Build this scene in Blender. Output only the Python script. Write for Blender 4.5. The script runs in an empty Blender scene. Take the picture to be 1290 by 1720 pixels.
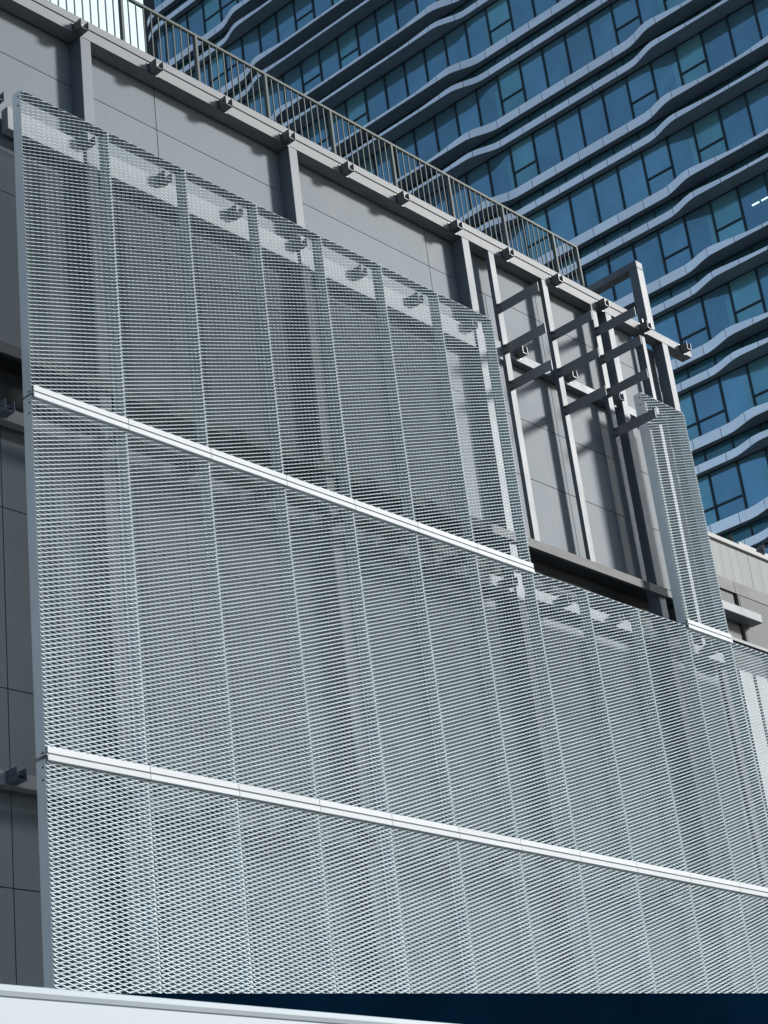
import bpy, math, random
from mathutils import Matrix, Vector
random.seed(4)
scene = bpy.context.scene
C = scene.collection

# ---------------------------------------------------------------- camera
R_ = ((0.68213472, -0.72249017, -0.1126951),     # right
      (0.24376146, 0.36998172, -0.89648975),     # down
      (0.68940016, 0.58405607, 0.42849263))      # forward
cam_d = bpy.data.cameras.new('camera')
cam = bpy.data.objects.new('camera', cam_d)
C.objects.link(cam)
r, d, f = [Vector(v).normalized() for v in R_]
cam.matrix_world = Matrix(((r.x, -d.x, -f.x, 0), (r.y, -d.y, -f.y, 0), (r.z, -d.z, -f.z, 0), (0, 0, 0, 1)))
cam_d.sensor_fit = 'HORIZONTAL'
cam_d.sensor_width = 36
cam_d.lens = 88.772
cam_d.clip_start = 0.1
cam_d.clip_end = 3000
scene.camera = cam

# ---------------------------------------------------------------- light (sun to the right and in front of the facade)
SUN = Vector((1.08, -1.0, 0.66)).normalized()
elev = math.asin(SUN.z)
azim = math.atan2(SUN.x, SUN.y)
world = bpy.data.worlds.new('World')
scene.world = world
world.use_nodes = True
nt = world.node_tree
bg = nt.nodes['Background']
sky = nt.nodes.new('ShaderNodeTexSky')
sky.sky_type = 'NISHITA'
sky.sun_disc = False
sky.sun_elevation = elev
sky.sun_rotation = azim
sky.air_density = 1.0
sky.dust_density = 0.8
sky.ozone_density = 1.2
# thin bright cloud veil over part of the sky
tc = nt.nodes.new('ShaderNodeTexCoord')
cn = nt.nodes.new('ShaderNodeTexNoise')
cn.inputs['Scale'].default_value = 2.2
cn.inputs['Detail'].default_value = 7
cn.inputs['Roughness'].default_value = 0.55
cr = nt.nodes.new('ShaderNodeValToRGB')
cr.color_ramp.elements[0].position = 0.40
cr.color_ramp.elements[1].position = 0.62
mx = nt.nodes.new('ShaderNodeMixRGB')
mx.inputs['Color2'].default_value = (7.2, 9.0, 9.8, 1)
mlt = nt.nodes.new('ShaderNodeMath'); mlt.operation = 'MULTIPLY'; mlt.inputs[1].default_value = 0.08
nt.links.new(tc.outputs['Generated'], cn.inputs['Vector'])
nt.links.new(cn.outputs['Fac'], cr.inputs['Fac'])
nt.links.new(cr.outputs['Color'], mlt.inputs[0])
dt = nt.nodes.new('ShaderNodeVectorMath'); dt.operation = 'DOT_PRODUCT'; dt.inputs[1].default_value = (0.45, 0.585, 0.675)
nt.links.new(tc.outputs['Generated'], dt.inputs[0])
bk = nt.nodes.new('ShaderNodeMapRange'); bk.inputs['From Min'].default_value = 0.90; bk.inputs['From Max'].default_value = 0.985
bk.inputs['To Max'].default_value = 0.9
nt.links.new(dt.outputs['Value'], bk.inputs['Value'])
mxx = nt.nodes.new('ShaderNodeMath'); mxx.operation = 'MAXIMUM'
nt.links.new(mlt.outputs[0], mxx.inputs[0]); nt.links.new(bk.outputs['Result'], mxx.inputs[1])
nt.links.new(mxx.outputs[0], mx.inputs['Fac'])
nt.links.new(sky.outputs['Color'], mx.inputs['Color1'])
nt.links.new(mx.outputs['Color'], bg.inputs['Color'])
bg.inputs['Strength'].default_value = 0.094
sl = bpy.data.lights.new('sun', 'SUN')
sl.energy = 3.9
sl.angle = math.radians(8.0)      # veiled sun: the shadows in the open bay are soft
sl.color = (1.0, 0.98, 0.95)
so = bpy.data.objects.new('sun', sl)
C.objects.link(so)
so.rotation_euler = (-SUN).to_track_quat('-Z', 'Y').to_euler()
so.location = (20, -10, 30)
scene.view_settings.view_transform = 'Standard'
scene.view_settings.look = 'None'
scene.view_settings.exposure = 0.55
scene.view_settings.gamma = 1

# ---------------------------------------------------------------- materials
def mat(name, col, rough=0.5, metal=0.0, var=0.0, vscale=3.0, stretch=(1, 1, 1), bump=0.0, coat=0.0, spec=0.5, island=0.0, streak=0.0):
    m = bpy.data.materials.new(name)
    m.use_nodes = True
    n = m.node_tree.nodes; L = m.node_tree.links
    b = n['Principled BSDF']
    b.inputs['Base Color'].default_value = (*col, 1)
    b.inputs['Roughness'].default_value = rough
    b.inputs['Metallic'].default_value = metal
    b.inputs['Specular IOR Level'].default_value = spec
    b.inputs['Coat Weight'].default_value = coat
    if var or bump:
        t = n.new('ShaderNodeTexCoord'); mp = n.new('ShaderNodeMapping')
        mp.inputs['Scale'].default_value = stretch
        g = n.new('ShaderNodeNewGeometry')
        L.new(g.outputs['Position'], mp.inputs['Vector'])
        no = n.new('ShaderNodeTexNoise')
        no.inputs['Scale'].default_value = vscale
        no.inputs['Detail'].default_value = 6
        no.inputs['Roughness'].default_value = 0.6
        L.new(mp.outputs['Vector'], no.inputs['Vector'])
        mr = n.new('ShaderNodeMapRange')
        mr.inputs['From Min'].default_value = 0.3; mr.inputs['From Max'].default_value = 0.7
        mr.inputs['To Min'].default_value = 1 - var; mr.inputs['To Max'].default_value = 1 + var
        L.new(no.outputs['Fac'], mr.inputs['Value'])
        v = n.new('ShaderNodeVectorMath'); v.operation = 'SCALE'
        v.inputs[0].default_value = col
        fac = mr.outputs['Result']
        def mul(a_, b_):
            q_ = n.new('ShaderNodeMath'); q_.operation = 'MULTIPLY'; L.new(a_, q_.inputs[0]); L.new(b_, q_.inputs[1]); return q_.outputs[0]
        if island:
            ob = n.new('ShaderNodeObjectInfo'); ad = n.new('ShaderNodeMath'); ad.operation = 'ADD'; fc = n.new('ShaderNodeMath'); fc.operation = 'FRACT'
            L.new(g.outputs['Random Per Island'], ad.inputs[0]); L.new(ob.outputs['Random'], ad.inputs[1]); L.new(ad.outputs[0], fc.inputs[0])
            im = n.new('ShaderNodeMapRange'); im.inputs['To Min'].default_value = 1-island; im.inputs['To Max'].default_value = 1+island
            L.new((ob.outputs['Random'] if island < 0.045 else fc.outputs[0]), im.inputs['Value']); fac = mul(fac, im.outputs['Result'])
        if streak:
            m2 = n.new('ShaderNodeMapping'); m2.inputs['Scale'].default_value = (9, 9, 0.35); L.new(g.outputs['Position'], m2.inputs['Vector'])
            n2 = n.new('ShaderNodeTexNoise'); n2.inputs['Scale'].default_value = 1.0; n2.inputs['Detail'].default_value = 5; L.new(m2.outputs['Vector'], n2.inputs['Vector'])
            sm = n.new('ShaderNodeMapRange'); sm.inputs['From Min'].default_value = 0.35; sm.inputs['From Max'].default_value = 0.65
            sm.inputs['To Min'].default_value = 1-streak; sm.inputs['To Max'].default_value = 1+streak*0.5
            L.new(n2.outputs['Fac'], sm.inputs['Value']); fac = mul(fac, sm.outputs['Result'])
        L.new(fac, v.inputs['Scale'])
        L.new(v.outputs['Vector'], b.inputs['Base Color'])
        rr = n.new('ShaderNodeMapRange')
        rr.inputs['To Min'].default_value = max(0.02, rough - 0.1); rr.inputs['To Max'].default_value = rough + 0.1
        L.new(no.outputs['Fac'], rr.inputs['Value'])
        L.new(rr.outputs['Result'], b.inputs['Roughness'])
        if bump:
            bp = n.new('ShaderNodeBump'); bp.inputs['Strength'].default_value = bump; bp.inputs['Distance'].default_value = 0.02
            L.new(no.outputs['Fac'], bp.inputs['Height']); L.new(bp.outputs['Normal'], b.inputs['Normal'])
    return m

M = dict(
    cladding=mat('grey_cladding', (0.137, 0.162, 0.183), 0.6, 0, 0.09, 1.1, (1, 1, 0.5), 0.05, 0, 0.15, 0.05, 0.03),
    backing=mat('dark_joint_and_sill_shade', (0.03, 0.035, 0.04), 0.8),
    steel=mat('painted_steel', (0.118, 0.138, 0.160), 0.5, 0.0, 0.10, 2.5, (1, 1, 0.6), 0.03, 0, 0.25),
    beam=mat('brushed_beam', (0.165, 0.175, 0.183), 0.58, 0.0, 0.14, 5, (0.35, 1, 1.5), 0.04, 0, 0.3),
    crossrail=mat('pale_cross_rail', (0.225, 0.245, 0.26), 0.6, 0.0, 0.10, 5, (0.35, 1, 1.5), 0.03, 0, 0.2),
    sill=mat('dull_sill_paint', (0.075, 0.078, 0.082), 0.6, 0.0, 0.10, 5, (0.35, 1, 1.5), 0.03, 0, 0.2),
    galv=mat('galvanised_bracket', (0.10, 0.105, 0.11), 0.4, 0.3, 0.25, 18, (1, 1, 1), 0.05),
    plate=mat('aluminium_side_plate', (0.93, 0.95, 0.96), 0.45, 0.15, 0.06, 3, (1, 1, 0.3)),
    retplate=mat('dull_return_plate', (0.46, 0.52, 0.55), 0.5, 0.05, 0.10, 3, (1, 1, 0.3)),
    strip=mat('grey_edge_strip', (0.27, 0.30, 0.32), 0.6, 0.0, 0.10, 3, (1, 1, 0.3), 0, 0, 0.2),
    mesh=mat('aluminium_mesh', (0.60, 0.695, 0.735), 0.42, 0.1, 0.07, 3, (1, 1, 1), 0, 0, 0.5, 0.04),
    rail=mat('white_rail', (0.47, 0.50, 0.52), 0.55, 0.0, 0.05, 4, (1, 1, 1), 0, 0, 0.15, 0.06),
    fin=mat('dark_fin_paint', (0.16, 0.165, 0.17), 0.5, 0, 0.06, 4),
    railing=mat('bronze_grey_railing', (0.076, 0.092, 0.085), 0.6, 0.0, 0.10, 5, (1, 1, 1), 0, 0, 0.2),
    bolt=mat('bolt_steel', (0.2, 0.2, 0.2), 0.45, 0.5),
    slot=mat('slot_shadow', (0.01, 0.01, 0.012), 0.9),
    white=mat('white_hoarding', (0.36, 0.41, 0.44), 0.5, 0, 0.035, 2.5, (1, 1, 1), 0, 0, 0.3),
    navy=mat('dark_navy_canopy', (0.001, 0.008, 0.020), 1.0, 0, 0.3, 1.5, (1, 1, 1), 0, 0, 0.0),
    asphalt=mat('asphalt', (0.06, 0.06, 0.06), 0.9, 0, 0.3, 4),
    roofing=mat('roof_membrane', (0.25, 0.25, 0.25), 0.8, 0, 0.15, 2),
    pale=mat('pale_panel', (0.20, 0.22, 0.222), 0.6, 0.0, 0.12, 0.9, (3, 1, 0.25), 0, 0, 0.12, 0.05, 0.16),  # vertical streaks hint at reflections, painted into the base colour
    coping=mat('white_coping', (0.42, 0.42, 0.42), 0.7, 0, 0.05, 3, (1, 1, 1), 0, 0, 0.1),
    brown=mat('warm_grey_fascia', (0.10, 0.10, 0.10), 0.6, 0, 0.08, 2, (1, 1, 1), 0, 0, 0.2),
    render=mat('streaked_grey_render', (0.13, 0.137, 0.137), 0.8, 0, 0.10, 2.2, (3, 3, 0.3)),
    whitewall=mat('white_wall', (0.30, 0.32, 0.325), 0.7, 0, 0.05, 2),
    darkglass=mat('dark_glazing', (0.02, 0.03, 0.035), 0.12, 0, 0.3, 1, (1, 1, 1), 0, 0, 0.5),
    lamp=mat('floodlight_housing', (0.05, 0.05, 0.055), 0.45, 0.3, 0.2, 9),
)

def tower_fascia():
    m = mat('tower_fascia_metal', (0.9, 0.93, 0.97), 0.34, 0.85)
    n = m.node_tree.nodes; L = m.node_tree.links; b = n['Principled BSDF']
    g = n.new('ShaderNodeNewGeometry'); s = n.new('ShaderNodeSeparateXYZ')
    L.new(g.outputs['Position'], s.inputs[0])
    # panel joints every module along the face
    a = n.new('ShaderNodeMath'); a.operation = 'SUBTRACT'; a.inputs[1].default_value = 0.5042 * 63 - 0.6
    L.new(s.outputs['Y'], a.inputs[0])
    q = n.new('ShaderNodeMath'); q.operation = 'DIVIDE'; q.inputs[1].default_value = 0.02145 * 63
    L.new(a.outputs[0], q.inputs[0])
    fr = n.new('ShaderNodeMath'); fr.operation = 'FRACT'; L.new(q.outputs[0], fr.inputs[0])
    lt = n.new('ShaderNodeMath'); lt.operation = 'LESS_THAN'; lt.inputs[1].default_value = 0.02; L.new(fr.outputs[0], lt.inputs[0])
    fl = n.new('ShaderNodeMath'); fl.operation = 'FLOOR'; L.new(q.outputs[0], fl.inputs[0])
    wn = n.new('ShaderNodeTexWhiteNoise'); wn.noise_dimensions = '2D'
    cb = n.new('ShaderNodeCombineXYZ'); L.new(fl.outputs[0], cb.inputs[0])
    zf = n.new('ShaderNodeMath'); zf.operation = 'DIVIDE'; zf.inputs[1].default_value = 1.9; L.new(s.outputs['Z'], zf.inputs[0])
    zz = n.new('ShaderNodeMath'); zz.operation = 'FLOOR'; L.new(zf.outputs[0], zz.inputs[0]); L.new(zz.outputs[0], cb.inputs[1])
    L.new(cb.outputs[0], wn.inputs['Vector'])
    vr = n.new('ShaderNodeMapRange'); vr.inputs['To Min'].default_value = 0.93; vr.inputs['To Max'].default_value = 1.05
    L.new(wn.outputs['Value'], vr.inputs['Value'])
    sc = n.new('ShaderNodeVectorMath'); sc.operation = 'SCALE'; sc.inputs[0].default_value = (0.98, 0.96, 0.94)
    L.new(vr.outputs['Result'], sc.inputs['Scale'])
    mi = n.new('ShaderNodeMixRGB'); mi.inputs['Color2'].default_value = (0.12, 0.14, 0.17, 1)
    L.new(lt.outputs[0], mi.inputs['Fac']); L.new(sc.outputs['Vector'], mi.inputs['Color1'])
    L.new(mi.outputs['Color'], b.inputs['Base Color'])
    return m
M['fascia'] = tower_fascia()
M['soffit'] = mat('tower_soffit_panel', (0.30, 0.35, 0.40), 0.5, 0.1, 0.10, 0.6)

def glass(name, col, metal, rough, warp=0.08):
    m = mat(name, col, rough, metal)
    n = m.node_tree.nodes; L = m.node_tree.links; b = n['Principled BSDF']
    g = n.new('ShaderNodeNewGeometry')
    no = n.new('ShaderNodeTexNoise'); no.inputs['Scale'].default_value = 0.45; no.inputs['Detail'].default_value = 3
    no.inputs['Distortion'].default_value = 1.2
    L.new(g.outputs['Position'], no.inputs['Vector'])
    bp = n.new('ShaderNodeBump'); bp.inputs['Strength'].default_value = warp; bp.inputs['Distance'].default_value = 0.08
    L.new(no.outputs['Fac'], bp.inputs['Height']); L.new(bp.outputs['Normal'], b.inputs['Normal'])
    # subtle per-pane tone difference
    oi = n.new('ShaderNodeNewGeometry')
    mr = n.new('ShaderNodeMapRange'); mr.inputs['To Min'].default_value = 0.86; mr.inputs['To Max'].default_value = 1.14
    ob = n.new('ShaderNodeObjectInfo'); ad = n.new('ShaderNodeMath'); ad.operation = 'ADD'; fc = n.new('ShaderNodeMath'); fc.operation = 'FRACT'
    L.new(oi.outputs['Random Per Island'], ad.inputs[0]); L.new(ob.outputs['Random'], ad.inputs[1]); L.new(ad.outputs[0], fc.inputs[0])
    L.new(fc.outputs[0], mr.inputs['Value'])
    mr2 = n.new('ShaderNodeMapRange'); mr2.inputs['From Min'].default_value = 0.3; mr2.inputs['From Max'].default_value = 0.7
    mr2.inputs['To Min'].default_value = 0.9; mr2.inputs['To Max'].default_value = 1.1
    L.new(no.outputs['Fac'], mr2.inputs['Value'])
    ml = n.new('ShaderNodeMath'); ml.operation = 'MULTIPLY'
    L.new(mr.outputs['Result'], ml.inputs[0]); L.new(mr2.outputs['Result'], ml.inputs[1])
    sc = n.new('ShaderNodeVectorMath'); sc.operation = 'SCALE'; sc.inputs[0].default_value = col
    L.new(ml.outputs[0], sc.inputs['Scale']); L.new(sc.outputs['Vector'], b.inputs['Base Color'])
    return m
M['glass'] = glass('tower_blue_glass', (0.18, 0.38, 0.50), 0.62, 0.08)
M['glass_light'] = glass('tower_lit_interior_glass', (0.20, 0.46, 0.54), 0.55, 0.15)
M['spandrel'] = glass('tower_spandrel_glass', (0.07, 0.19, 0.235), 0.45, 0.15)
M['mullion'] = mat('tower_mullion', (0.012, 0.03, 0.045), 0.5)
lm = mat('ceiling_light_glow', (0.8, 0.9, 0.9), 0.5)
lm.node_tree.nodes['Principled BSDF'].inputs['Emission Color'].default_value = (0.8, 1, 0.98, 1)
lm.node_tree.nodes['Principled BSDF'].inputs['Emission Strength'].default_value = 0.9
M['light'] = lm

# ---------------------------------------------------------------- mesh helpers
class MB:
    def __init__(s): s.v = []; s.f = []; s.m = []
    def quad(s, a, b, c, d, m=0):
        i = len(s.v); s.v += [tuple(a), tuple(b), tuple(c), tuple(d)]; s.f.append((i, i+1, i+2, i+3)); s.m.append(m)
    def box(s, x0, x1, y0, y1, z0, z1, m=0):
        i = len(s.v)
        s.v += [(x0, y0, z0), (x1, y0, z0), (x1, y1, z0), (x0, y1, z0), (x0, y0, z1), (x1, y0, z1), (x1, y1, z1), (x0, y1, z1)]
        for q in ((0, 3, 2, 1), (4, 5, 6, 7), (0, 1, 5, 4), (1, 2, 6, 5), (2, 3, 7, 6), (3, 0, 4, 7)):
            s.f.append(tuple(i+k for k in q)); s.m.append(m)
        return s
    def prism_x(s, prof, x0, x1, m=0):
        "profile [(y,z)...] swept along x (counter-clockwise seen from +x)"
        n = len(prof); i = len(s.v)
        s.v += [(x0, y, z) for y, z in prof] + [(x1, y, z) for y, z in prof]
        for k in range(n):
            j = (k+1) % n; s.f.append((i+k, i+n+k, i+n+j, i+j)); s.m.append(m)
        s.f.append(tuple(i+k for k in range(n))); s.m.append(m)
        s.f.append(tuple(i+n+k for k in reversed(range(n)))); s.m.append(m)
        return s
    def cyl(s, c, axis, rad, h, n=8, m=0):
        c = Vector(c); a = Vector(axis).normalized(); t = a.orthogonal().normalized(); b = a.cross(t); i = len(s.v)
        for e in (0, h):
            for k in range(n):
                w = 2*math.pi*k/n; s.v.append(tuple(c + a*e + t*math.cos(w)*rad + b*math.sin(w)*rad))
        for k in range(n):
            j = (k+1) % n; s.f.append((i+k, i+j, i+n+j, i+n+k)); s.m.append(m)
        s.f.append(tuple(i+k for k in reversed(range(n)))); s.m.append(m)
        s.f.append(tuple(i+n+k for k in range(n))); s.m.append(m)
        return s
    def data(s, name, mats, bevel=0):
        me = bpy.data.meshes.new(name); me.from_pydata(s.v, [], s.f)
        for k in (mats if isinstance(mats, (list, tuple)) else [mats]): me.materials.append(k)
        if len(me.materials) > 1: me.polygons.foreach_set('material_index', s.m)
        me.update(); return me
    def build(s, name, mats, parent=None, loc=(0, 0, 0), bevel=0.0):
        return place(name, s.data(name, mats), parent, loc, bevel)

def place(name, me, parent=None, loc=(0, 0, 0), bevel=0.0):
    o = bpy.data.objects.new(name, me); C.objects.link(o); o.location = loc
    if parent: o.parent = parent
    if bevel:
        b = o.modifiers.new('bevel', 'BEVEL'); b.width = bevel; b.segments = 2; b.limit_method = 'ANGLE'; b.harden_normals = False
    return o
def tag(o, label=None, cat=None, group=None, kind=None):
    if label: o['label'] = label
    if cat: o['category'] = cat
    if group: o['group'] = group
    if kind: o['kind'] = kind
    return o
def empty(name, loc, label, cat, group=None):
    o = bpy.data.objects.new(name, None); C.objects.link(o); o.location = loc; o.empty_display_size = 0.3
    return tag(o, label, cat, group)

GZ = -1.6
# ---------------------------------------------------------------- ground
tag(MB().box(-600, 900, -400, 900, GZ-0.5, GZ).build('ground', M['asphalt']), kind='structure')

# ---------------------------------------------------------------- podium building
WY = 14.67          # face of the cladding
WX1 = 24.35         # right end of the wall
b0 = empty('podium_building', (14, 18, GZ), 'low grey building clad in flat metal sheets behind the mesh screen', 'building')
def P(mb, name, m, parent, bevel=0.0):
    o = mb.build(name, m, parent, bevel=bevel)
    o.location = -Vector(parent.location) if parent.parent is None else (0, 0, 0)
    return o
w = MB(); w.box(4, WX1, WY+0.03, 21, GZ, 10.20).box(4, WX1, WY+0.30, 21, 10.20, 11.07).box(4, WX1, WY+0.03, 21, 11.07, 16.40)  # unclad recessed band: shadow below the sill put into shape and dark colour
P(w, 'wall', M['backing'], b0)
cl = MB()
zj = [16.38, 15.33, 13.27, 11.2, 9.13, 7.07, 5.0, 2.93, 0.87, GZ+0.05]
xj = [4.0, 5.82, 8.46, 11.10, 13.74, 16.40, 19.06, 20.34, 21.68, WX1]
g = 0.006
for a in range(len(zj)-1):
    for b in range(len(xj)-1):
        x0, x1 = xj[b], xj[b+1]
        if xj[b] == 19.06 and a == 0: x1 = 21.68
        if xj[b] == 20.34 and a == 0: continue
        z1, z0 = zj[a], zj[a+1]
        cuts = [(z0, z1)]
        if xj[b] >= 20.34 and z0 > 11.1 and z1 < 13.5: cuts = [(z0, 12.25), (12.25, z1)]
        if xj[b] >= 20.34 and z0 == 13.27: cuts = [(z0, z1)]
        for (q0, q1) in cuts:
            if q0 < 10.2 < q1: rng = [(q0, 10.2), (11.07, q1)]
            else: rng = [(q0, q1)]
            for (s0, s1) in rng:
                if s1 - s0 > 0.05: cl.box(x0+g, x1-g, WY, WY+0.028, s0+g, s1-g)
P(cl, 'cladding_sheets', M['cladding'], b0)
P(MB().box(9, WX1+0.02, WY-0.02, WY+0.32, 16.405, 16.53), 'roof_coping', M['beam'], b0, 0.006)
P(MB().box(4, WX1, WY+0.33, 21, 16.405, 16.50), 'roof_deck', M['roofing'], b0)
P(MB().box(WX1+0.01, 25.04, WY+0.05, 21, GZ, 13.26).box(WX1+0.01, 25.04, WY+0.05, 21, 13.275, 15.32).box(WX1+0.01, 25.04, WY+0.05, 21, 15.335, 15.98), 'end_bay_wall', M['cladding'], b0)

# ---------------------------------------------------------------- steel frame
FX = 14.45
SEAM = [11.03, 12.335, 13.565, 14.785, 15.965, 17.14, 18.315, 19.515, 20.745, 21.985, 23.215, 24.41, 25.60]
fr = empty('steel_frame', (18, FX, GZ), 'grey steel posts, beams and brackets fixed to the cladding behind the mesh', 'steel frame')
def I(mb, name, m, parent, bevel=0.0):      # child whose coordinates are given in world space
    o = mb.build(name, m, parent, bevel=bevel)
    off = Vector((0, 0, 0)); p = parent
    while p: off += Vector(p.location); p = p.parent
    o.location = -off
    return o
# top beam with a pressed lip along its face
bm_ = MB().prism_x([(FX, 16.0), (FX+0.20, 16.0), (FX+0.20, 16.17), (FX+0.012, 16.17), (FX+0.012, 16.115), (FX, 16.105)], 9.2, 25.84)
I(bm_, 'top_beam', M['beam'], fr)
for x in (8.72, 12.43, 16.08, 19.76, 23.40, 25.02):
    I(MB().box(x-0.085, x+0.085, FX+0.002, WY if x < 24 else FX+0.2, GZ if x < 24 else 10.07, 15.998), 'post', M['steel'], fr, 0.008)
# studs of the open bay
for x in (20.375, 21.695, 22.99):
    I(MB().box(x-0.068, x+0.068, FX+0.004, FX+0.075, 11.002, 15.998), 'stud', M['steel'], fr, 0.004)
I(MB().box(24.40, 24.50, FX+0.06, FX+0.21, 10.3, 15.998), 'stud', M['steel'], fr, 0.004)
I(MB().box(25.08, 25.18, 14.82, 14.90, GZ, 9.95), 'stud', M['rail'], fr, 0.004)
# horizontal rails behind each row of panels
for z0, z1, x1, dy, nm in ((14.04, 14.36, 24.5, 0.03, 'cross_rail'), (10.86, 11.0, 23.31, -0.06, 'sill_beam'), (10.08, 10.24, 25.15, 0.03, 'cross_rail'), (5.96, 6.11, 25.15, 0.03, 'cross_rail'), (1.9, 2.05, 25.15, 0.03, 'cross_rail')):
    # butted between the posts
    xs = [9.2, 12.343, 12.517, 15.993, 16.167, 19.673, 19.847, 23.313]
    if nm == 'sill_beam':
        mb = MB().box(9.2, 23.485, FX-0.055, FX-0.001, z0, z1)
    else:
        mb = MB()
        zb = 0.0
        if z0 > 14:
            for k in range(0, 6, 2): mb.box(max(xs[k], 11.2), xs[k+1], FX+dy, FX+dy+0.12, z0, z1)
            mb.box(19.847, 20.44, FX+dy, FX+dy+0.12, z0, z1)
            I(MB().box(20.445, 23.313, FX+0.08, FX+0.20, 14.20, 14.345).box(23.487, 24.5, FX+0.08, FX+0.20, 14.20, 14.345), 'bay_rail', M['steel'], fr)
        else:
            for k in range(0, 8, 2): mb.box(xs[k], xs[k+1], FX+dy, FX+dy+0.12, z0, z1)
            mb.box(23.487, min(24.933, x1), FX+dy, FX+dy+0.12, z0, z1)
        if x1 > 25.12: mb.box(25.107, x1, FX+dy, FX+dy+0.12, z0, z1)
    I(mb, nm, M['crossrail'] if nm == 'cross_rail' else M['sill'], fr)

# brackets: U-shaped shoe with two cheeks and a bolt
def bracket_data():
    b = MB(); y0, y1 = -0.155, 0.0
    b.box(-0.062, -0.054, y0, y1, -0.06, 0.07)
    b.box(0.054, 0.062, y0, y1, -0.06, 0.07)
    b.box(-0.054, 0.054, y0+0.01, y1, -0.06, -0.052)
    b.box(-0.054, 0.054, y1-0.012, y1, -0.052, 0.07)
    for dx in (-0.073, 0.073):
        for dz in (-0.045, 0.055): b.cyl((dx, -0.012, dz), (0, 1, 0), 0.009, 0.012, 6)
    b.box(-0.085, 0.085, y1-0.0009, y1+0.004, -0.075, 0.085)
    return b.data('bracket', M['galv'])
def bolt_data():
    b = MB(); b.cyl((-0.078, -0.10, 0.012), (1, 0, 0), 0.014, 0.156, 6)
    return b.data('bolt', M['bolt'])
BD, OD = bracket_data(), bolt_data()
BD2 = BD.copy(); BD2.materials[0] = M['steel']; OD2 = OD.copy(); OD2.materials[0] = M['steel']
floc = Vector(fr.location)
def add_bracket(x, y, z, pale=False):
    o = place('bracket', BD2 if pale else BD, fr); o.location = Vector((x, y, z)) - floc
    q = place('bolt', OD2 if pale else OD, o)
for x in SEAM[1:12] + [25.58]:
    add_bracket(x - 0.03, FX, 16.06)
for zz in (14.33, 10.17, 6.04, 1.97):
    for i, x in enumerate(SEAM):
        if i == 12: continue
        add_bracket(x - 0.05 if i == 0 else x, FX+(0.08 if zz > 14 and i > 7 else 0.03), zz, not (zz > 14 and i in (8, 9)))

# dark stub arms of the open bay, pointing out from the studs
arms = [(20.315, 15.01), (20.315, 14.29), (20.315, 13.66), (21.635, 15.0), (21.635, 14.33), (21.635, 13.66),
        (22.93, 15.55), (22.93, 15.02), (22.93, 14.40), (22.93, 13.68)]
arm_me = MB().box(-0.006, 0.006, -0.80, 0.0, -0.165, 0).data('stub_arm', M['fin'])
cl_ = MB().box(-0.075, -0.006, -0.075, -0.002, -0.045, -0.037).box(-0.075, -0.006, -0.075, -0.002, -0.135, -0.127).box(-0.014, -0.006, -0.09, -0.002, -0.15, -0.02)
cleat_me = cl_.data('cleat', M['fin'])
for x, z in arms:
    o = place('stub_arm', arm_me, fr); o.location = Vector((x, FX+0.004, z)) - floc
    q = place('cleat', cleat_me, o)

# portal standing up behind the beam end
I(MB().box(24.60, 24.80, FX+0.0, FX+0.17, 16.172, 17.40), 'portal_post', M['steel'], fr, 0.012)
I(MB().box(24.60, 24.80, FX-0.0, 16.3, 17.402, 17.545), 'portal_arm', M['steel'], fr, 0.012)
I(MB().box(24.60, 24.80, 16.302, 16.47, 15.0, 17.545), 'portal_post', M['steel'], fr, 0.012)
I(MB().box(24.52, 24.596, FX+0.05, FX+0.058, 16.17, 16.34).box(24.804, 24.86, FX+0.05, FX+0.058, 16.17, 16.32), 'gusset', M['galv'], fr)

# ---------------------------------------------------------------- mesh panels
PW, PH = 1.22, 4.03
LWD, SWD = 0.1400, 0.0483
def mesh_data():
    mb = MB(); n_rows = int(PH / (SWD/2)); half = LWD/2
    w = 0.0228; th = 0.0016; sv, cv = 0.746, 0.666            # strand width, gauge, strand tilt (outer edge low)
    across = Vector((0, cv, sv)) * (w/2)
    nx = int(PW/half) + 2
    x_min, x_max = 0.004, PW-0.004
    for j in range(n_rows):
        zc = SWD/4 + j*SWD/2 + 0.01
        pts = []
        k = 0
        xs = [x_min] + [half*i for i in range(1, nx) if x_min+0.004 < half*i < x_max-0.004] + [x_max]
        for x in xs:
            u = x/half; t = abs((u % 2) - 1)*2 - 1          # triangle wave
            if j % 2: t = -t
            pts.append(Vector((x, 0.012, zc + t*(SWD/4 - 0.0006))))
        i0 = len(mb.v)
        for p in pts:
            nrm = Vector((0, -sv, cv)) * th/2
            for q in (p-across+nrm, p+across+nrm, p+across-nrm, p-across-nrm): mb.v.append(tuple(q))
        for a in range(len(pts)-1):
            for e in range(4):
                e2 = (e+1) % 4
                mb.f.append((i0+a*4+e, i0+a*4+e2, i0+a*4+4+e2, i0+a*4+4+e)); mb.m.append(0)
    return mb.data('expanded_mesh', M['mesh'])
MESH = mesh_data()
DEP = 0.17
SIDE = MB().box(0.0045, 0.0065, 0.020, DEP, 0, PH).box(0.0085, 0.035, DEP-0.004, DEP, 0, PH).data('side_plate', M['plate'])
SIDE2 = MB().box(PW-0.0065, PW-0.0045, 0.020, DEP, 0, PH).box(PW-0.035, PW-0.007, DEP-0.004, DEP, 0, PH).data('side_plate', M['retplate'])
STRIP = MB().box(PW-0.028, PW-0.007, 0.0213, 0.0235, 0, PH).data('edge_strip', M['strip'])
TOPF = MB().box(0.009, PW-0.009, 0.019, DEP-0.005, PH-0.005, PH-0.001).data('top_plate', M['steel'])
BOTF = MB().box(0.009, PW-0.009, 0.017, DEP-0.005, 0.001, 0.005).data('bottom_plate', M['plate'])
rl = MB()
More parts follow.
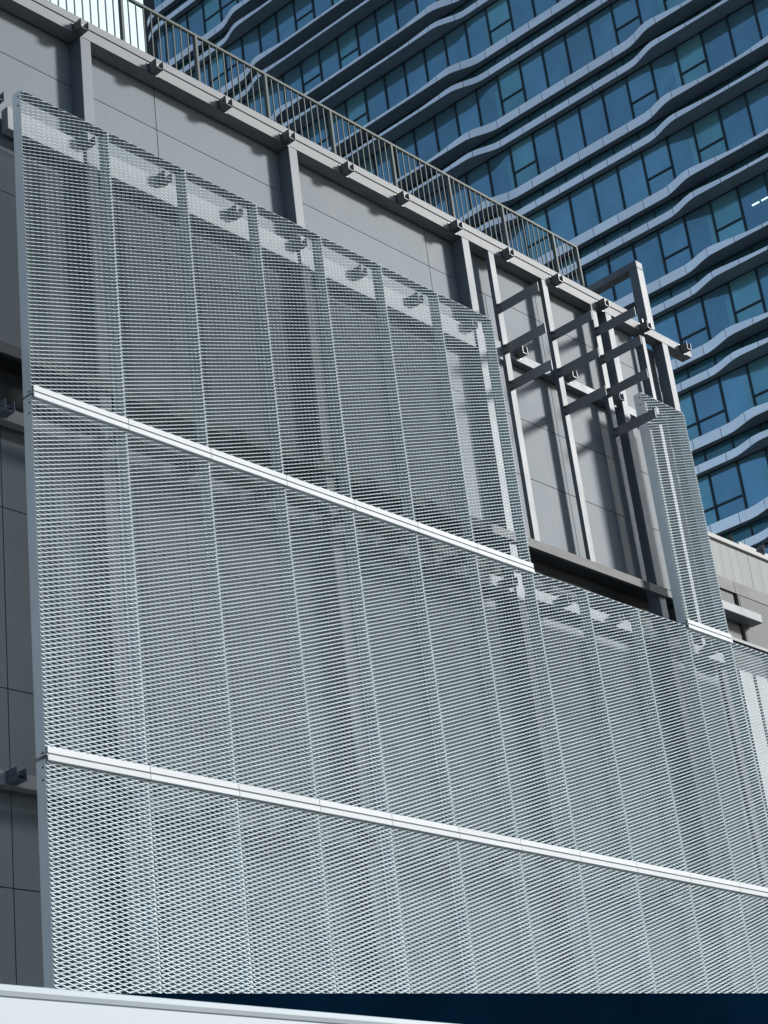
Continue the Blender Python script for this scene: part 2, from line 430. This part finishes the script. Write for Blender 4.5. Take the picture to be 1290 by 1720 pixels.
rl.prism_x([(-0.020, 0.010), (-0.001, 0.010), (-0.001, 0.075), (-0.020, 0.075)], 0.004, PW-0.004)
rl.prism_x([(-0.003, -0.0115), (-0.001, -0.0115), (-0.001, 0.0095), (-0.003, 0.0095)], 0.004, PW-0.004)
rl.prism_x([(-0.024, -0.066), (0.10, -0.066), (0.10, -0.061), (-0.001, -0.061), (-0.001, -0.012), (-0.024, -0.012)], 0.004, PW-0.004)
RAIL = rl.data('joint_rail', M['rail'])
SLOTS = [MB().box(0.0015, 0.0038, a, b, c, d_).data('slot', M['slot']) for a, b, c, d_ in ((0.055, 0.075, PH-0.09, PH-0.07), (0.055, 0.085, PH-0.215, PH-0.20), (0.04, 0.085, 0.02, 0.032))]
ORD = ['first', 'second', 'third', 'fourth', 'fifth', 'sixth', 'seventh', 'eighth', 'ninth', 'tenth', 'eleventh', 'twelfth']
def panel(i, ztop, label, rail=True, slots=False):
    z0 = ztop - PH
    root = empty('mesh_panel', (SEAM[i], 14.0, z0), label, 'mesh panel', 'expanded metal panels of the facade screen')
    root.scale = ((SEAM[i+1]-SEAM[i])/PW, 1, 1)
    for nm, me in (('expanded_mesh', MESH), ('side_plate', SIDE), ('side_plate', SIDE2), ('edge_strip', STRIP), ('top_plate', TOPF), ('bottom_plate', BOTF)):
        place(nm, me, root)
    if rail: place('joint_rail', RAIL, root)
    if slots:
        for q in SLOTS: place('slot', q, root)
    return root
for i in range(7):
    e = ['leftmost panel of the top row, beside the bare wall edge', 'last panel of the continuous top row, beside the open bay'][0 if i == 0 else 1] if i in (0, 6) else '%s panel from the left in the top row' % ORD[i]
    panel(i, 14.24, 'silver expanded metal mesh, ' + e, True, i == 0)
panel(10, 14.24, 'lone narrow silver mesh panel standing right of the open bay', True, True)
for i in range(12):
    e = 'leftmost panel of the middle row' if i == 0 else ('rightmost panel of the middle row, below the pale building' if i == 11 else '%s panel from the left in the middle row' % ORD[i])
    panel(i, 10.185, 'silver expanded metal mesh, ' + e, True, i == 0)
for i in range(12):
    e = 'leftmost panel of the bottom row, above the white hoarding' if i == 0 else '%s panel from the left in the bottom row' % ORD[i]
    panel(i, 6.115, 'silver expanded metal mesh, ' + e, True, i == 0)

# ---------------------------------------------------------------- roof railing
RY = 15.2
rg = empty('roof_railing', (18, RY, 16.5), 'long bronze grey railing with thin balusters on the roof edge above the beam', 'railing')
I(MB().box(9.6, 24.0, RY-0.022, RY+0.022, 17.93, 17.975), 'top_rail', M['railing'], rg, 0.004)
I(MB().box(9.6, 24.0, RY-0.012, RY+0.012, 16.66, 16.69), 'bottom_rail', M['railing'], rg)
px = [13.74 + 1.365*k for k in range(-2, 8)] + [23.97]
for x in px:
    I(MB().box(x-0.022, x+0.022, RY-0.03, RY+0.03, 16.50, 17.929), 'railing_post', M['railing'], rg, 0.003)
x = px[0]
bal = MB().box(-0.008, 0.008, -0.008, 0.008, 0, 1.238).data('baluster', M['railing'])
for a in range(len(px)-1):
    n = round((px[a+1]-px[a])/0.1365)
    for k in range(1, n):
        o = place('baluster', bal, rg); o.location = Vector((px[a]+(px[a+1]-px[a])*k/n, RY, 16.691)) - Vector(rg.location)

# ---------------------------------------------------------------- pale building at the right
pb = empty('pale_building', (30, 18, GZ), 'pale grey building with white roof coping beyond the right end of the screen', 'building')
BY = 15.5; X0 = 26.5
def slab(mb, x0, x1, z0, z1, y=BY, d=0.03, joints=()):
    e = [x0] + [j for j in joints if x0 < j < x1] + [x1]
    for a in range(len(e)-1): mb.box(e[a]+0.006, e[a+1]-0.006, y, y+d, z0, z1)
    return mb
P(MB().box(X0, 36, BY+0.035, 24, GZ, 13.22), 'core_wall', M['backing'], pb)
P(MB().box(X0, 36, BY-0.05, BY+0.4, 13.23, 13.32), 'roof_coping', M['coping'], pb, 0.01)
P(slab(MB(), X0, 36, 12.50, 13.225, BY, 0.03, (28.19, 29.9, 31.6)), 'glossy_panels', M['pale'], pb)
P(slab(MB(), X0, 36, 12.262, 12.495, BY-0.03, 0.06, (27.46, 29.2, 31)), 'fascia_band', M['brown'], pb)
P(slab(MB(), X0, 27.42, 11.33, 12.255, BY+0.01).box(27.50, 27.53, BY-0.03, BY+0.03, 11.33, 12.255), 'wall_panels', M['render'], pb)
P(slab(MB(), 27.56, 36, 11.33, 12.255, BY-0.02, 0.05, (29.6, 31.4)), 'wall_panels', M['render'], pb)
P(MB().box(X0, 36, BY-0.06, BY+0.03, 11.27, 11.325), 'sill_band', M['steel'], pb)
P(MB().box(26.2, 27.73, BY-0.28, BY-0.035, 11.66, 11.83), 'stub_canopy', M['steel'], pb, 0.01)
P(MB().box(27.05, 27.46, BY-0.02, BY+0.03, GZ, 10.75).box(27.56, 36, BY-0.02, BY+0.03, GZ, 10.75), 'white_wall', M['whitewall'], pb)
P(MB().box(X0, 27.04, BY, BY+0.03, GZ, 11.26), 'dark_glazing', M['darkglass'], pb)
P(MB().box(24.43, X0-0.01, BY+1.5, BY+1.6, GZ, 11.9), 'dark_glazing', M['darkglass'], pb)

wb = tag(MB().box(34.3, 46, 19, 28, GZ, 16.45).build('white_block', M['coping'], bevel=0.02), 'small white wall rising behind the coping at the far right', 'building')
def flood(x, y, z, yaw, sc, label):
    root = empty('floodlight', (x, y, z), label, 'floodlight', 'floodlights on the pale roof')
    root.rotation_euler = (0, 0, yaw)
    root.scale = (sc, sc, sc)
    h = MB().prism_x([(-0.05, 0.06), (0.03, 0.02), (0.07, 0.12), (0.06, 0.17), (-0.02, 0.19)], -0.09, 0.09)
    h.build('housing', M['lamp'], root, bevel=0.006)
    MB().box(-0.105, -0.095, -0.02, 0.02, 0, 0.12).box(0.095, 0.105, -0.02, 0.02, 0, 0.12).box(-0.105, 0.105, -0.02, 0.02, 0, 0.01).build('yoke', M['galv'], root)
flood(27.75, BY-0.0, 13.32, 0.5, 0.8, 'small grey floodlight on the white coping nearest the mesh panel')
flood(28.75, BY-0.0, 13.32, 0.9, 1.0, 'dark floodlight on the white coping at the far right edge')

# ---------------------------------------------------------------- foreground
ho = empty('white_hoarding', (3, 2.87, GZ), 'smooth white hoarding in the foreground across the lower left corner', 'hoarding')
I(MB().box(-3, 9.5, 2.874, 2.93, GZ, 0.772), 'board', M['white'], ho)
I(MB().box(-3, 9.5, 2.874, 2.95, 0.773, 0.80), 'cap_rail', M['white'], ho, 0.012)
ca = empty('dark_canopy', (10, 7, GZ), 'dark navy flat canopy below the mesh screen at the lower right', 'canopy')
a0 = Vector((7.45, 7.68, 0)); dr = Vector((0.955, -0.296, 0)).normalized(); nn = Vector((0.296, 0.955, 0)).normalized()
def obb(s0, s1, t0, t1, z0, z1):
    mb = MB().box(s0, s1, t0, t1, z0, z1)
    mb.v = [tuple(a0 + dr*p[0] + nn*p[1] + Vector((0, 0, p[2]))) for p in mb.v]
    return mb
I(obb(-3.5, 9, 0.0, 0.06, 1.72, 2.2), 'fascia', M['navy'], ca)
I(obb(-3.5, 9, 0.062, 2.2, 2.05, 2.16), 'roof', M['navy'], ca)
for s_ in (-3.2, 1.0, 5.0, 8.6):
    I(obb(s_, s_+0.12, 1.0, 1.12, GZ, 2.048), 'post', M['navy'], ca)

# ---------------------------------------------------------------- tower
D = 63.0
HEAD = [0.2795, 0.3405, 0.4015, 0.463, 0.5247, 0.5865, 0.6495, 0.7142, 0.7801, 0.8465, 0.9134, 0.9803, 1.047, 1.1157, 1.1855, 1.2555, 1.3255, 1.3955]
TL = Vector((D, 40, GZ)); TA = math.radians(1.75)
tw = empty('glass_tower', (D, 40, GZ), 'tall blue glass office tower with wavy pale sunshade fins on every floor', 'tower')
YR, YL = 0.25*D, 0.985*D          # straight part of the face
RC = 2.2
def sst(a, b, x):
    t = min(1, max(0, (x-a)/(b-a))); return t*t*(3-2*t)
def thin(fl, y, inset=0.0, e=0.014):
    """1 where the fin is deep, 0 where it is shallow (y in units of D); inset moves the change into the deep stretch"""
    w0 = 0.385; w1 = 0.504+0.0028*(fl-6) if fl < 6 else 0.504+0.001*(fl-6); w2 = 0.650+0.0066*(fl-6); w3 = 0.835+0.0200*(fl-7)
    return (sst(w0+inset-e, w0+inset+e, y) - sst(w1-inset-e, w1-inset+e, y) + sst(w2+inset-e, w2+inset+e, y) - sst(w3-inset-e, w3-inset+e, y))
def path(step):
    "points on the glass line with outward normal, right to left, round the corner"
    out = []; y = YR
    while y < YL-1e-6: out.append((D, y, -1, 0)); y += step
    out.append((D, YL, -1, 0))
    for k in range(1, 9):
        a = math.pi/2*k/8
        out.append((D+RC-RC*math.cos(a), YL+RC*math.sin(a), -math.cos(a), math.sin(a)))
    for x in (8, 20, 32): out.append((D+RC+x, YL+RC, 0, 1))
    return out
PA = path(0.32)
def fin(fl, zb, hk, ht, p_k, p_t, name):
    """closed band: front fascia, top, underside"""
    mb = MB(); ring = []
    for (x, y, nx, ny) in PA:
        t = thin(fl, y/D)
        th_ = thin(fl, y/D, 0.026, 0.026)
        p = p_k + (p_t-p_k)*t
        h = hk + (ht-hk)*th_ - 0.04*t
        ring.append([(x, y, zb+0.02), (x+nx*p, y+ny*p, zb), (x+nx*p, y+ny*p, zb+h), (x, y, zb+h+0.03)])
    i0 = 0
    for e in range(3):
        i0 = len(mb.v)
        for r_ in ring: mb.v += [r_[e], r_[e+1]]
        for a in range(len(ring)-1):
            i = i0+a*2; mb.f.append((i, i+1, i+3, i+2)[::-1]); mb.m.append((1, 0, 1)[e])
    o = mb.build(name, [M['fascia'], M['soffit']], tw); o.location = -TL
    for i, pl in enumerate(o.data.polygons): pl.use_smooth = True
    # keep the fascia crisp against the soffit
    return o
MP = 0.02145*D; Y0 = 0.5042*D
def kind_of(k, fl):
    if k in (5, 12, -2): return 'L'
    if k == 1 and fl <= 1: return 'L'
    if k in (19,): return 'L'
    if k in (0, 14, 18): return 'T'
    return ''
cands = []
rest = MB()
view = Vector((0.689, 0.584, 0.4285))
for fi in range(len(HEAD)-1):
    h = HEAD[fi]*D; nh = HEAD[fi+1]*D; fl = fi-3
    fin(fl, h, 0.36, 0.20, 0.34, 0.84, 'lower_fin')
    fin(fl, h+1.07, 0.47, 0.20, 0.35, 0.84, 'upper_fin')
    # spandrel strip between the fins, then vision glass up to the next head
    sp = MB()
    for a in range(len(PA)-1):
        (x0, y0, _, _), (x1, y1, _, _) = PA[a], PA[a+1]
        if a < len(PA)-12: continue
    yk = [Y0+MP*k for k in range(-11, 24)]
    yk = [y for y in yk if YR < y < YL]; ke = [YR]+yk+[YL]
    for a in range(len(ke)-1):
        sp.quad((D+0.05, ke[a+1]-0.03, h+0.02), (D+0.05, ke[a]+0.03, h+0.02), (D+0.05, ke[a]+0.03, h+1.08), (D+0.05, ke[a+1]-0.03, h+1.08))
    for a in range(len(PA)-12, len(PA)-1):
        (x0, y0, _, _), (x1, y1, _, _) = PA[a], PA[a+1]
        sp.quad((x1, y1, h+0.02), (x0, y0, h+0.02), (x0, y0, h+1.08), (x1, y1, h+1.08))
        rest.quad((x1, y1, h+1.1), (x0, y0, h+1.1), (x0, y0, nh+0.02), (x1, y1, nh+0.02))
    for y in yk: sp.box(D-0.0, D+0.06, y-0.03, y+0.03, h+0.021, h+1.079, 1)
    I(sp, 'spandrel_glass', [M['spandrel'], M['mullion']], tw)
    for k in range(-11, 24):
        y = Y0+MP*k
        if y+MP > YL or y < YR: continue
        cands.append((fi, k, y, h+1.15, nh-0.01))
    rest.quad((D+0.05, YL-0.0, h+1.1), (D+0.05, yk[-1], h+1.1), (D+0.05, yk[-1], nh), (D+0.05, YL, nh))
    rest.quad((D+0.05, yk[0], h+1.1), (D+0.05, YR, h+1.1), (D+0.05, YR, nh), (D+0.05, yk[0], nh))
def add_window(mb, k, fi, y, z0, z1):
    kd = kind_of(k, fi-3)
    gm = 2 if kd == 'L' else 0
    tz = z1 - 1.50
    t = 0.035
    a, b = y+t, y+MP-t
    mb.box(D-0.03, D+0.06, y-t, y+t, z0, z1, 1)          # mullion
    if kd:
        mb.quad((D+0.05, b, z0), (D+0.05, a, z0), (D+0.05, a, tz-0.04), (D+0.05, b, tz-0.04), gm)
        mb.quad((D+0.045, b, tz+0.04), (D+0.045, a, tz+0.04), (D+0.045, a, z1), (D+0.045, b, z1), gm)
        mb.box(D-0.0, D+0.055, a, b, tz-0.04, tz+0.04, 1)
    else:
        mb.quad((D+0.05, b, z0), (D+0.05, a, z0), (D+0.05, a, z1), (D+0.05, b, z1), gm)
        if k in (-1, 6): mb.quad((D+0.045, a+0.27, z0+0.05), (D+0.045, a+0.02, z0+0.05), (D+0.045, a+0.02, z1-0.7), (D+0.045, a+0.27, z1-0.7), 2)
def vis(c):
    p = Matrix.Rotation(TA, 3, 'Z') @ Vector((D, c[2]+MP/2, (c[3]+c[4])/2))
    x = p.dot(r); yv = p.dot(d); zf = p.dot(f)
    u = 645+3181*x/zf; v = 860+3181*yv/zf
    # seen in the picture: inside the frame and above the roof railing / open bay
    ok = -20 < u < 1310 and -60 < v < 960 and v < (u-245)*0.556+30 if u < 970 else (-60 < v < 930 and u < 1330)
    return ok, 1/p.length
cv = sorted(cands, key=lambda c: (-vis(c)[0], -vis(c)[1]))
for n_, c in enumerate(cv):
    if n_ < 100:
        mb = MB(); add_window(mb, c[1], c[0], c[2], c[3], c[4])
        I(mb, 'window', [M['glass'], M['mullion'], M['glass_light']], tw)
    else:
        add_window(rest, c[1], c[0], c[2], c[3], c[4])
o = I(rest, 'windows', [M['glass'], M['mullion'], M['glass_light']], tw); o['kind'] = 'stuff'
# lit ceiling strips behind one pane
for q0, q1 in ((0.4478, 0.4532), (0.4408, 0.4460)):
    I(MB().box(D+0.01, D+0.04, q0*D, q1*D, 0.6948*D, 0.6956*D), 'ceiling_light', M['light'], tw)
# solid body
cb = MB().box(D+0.14, D+34, YR+0.01, YL+RC-0.5, GZ, HEAD[-1]*D+1)
I(cb, 'core', M['backing'], tw)
I(MB().box(D-0.05, D+34.2, YR-0.2, YL-0.1, GZ, HEAD[0]*D), 'podium_wall', M['render'], tw)

tw.location = Matrix.Rotation(TA, 4, 'Z') @ TL
tw.rotation_euler = (0, 0, TA)
# ---------------------------------------------------------------- render settings
scene.render.engine = 'CYCLES'
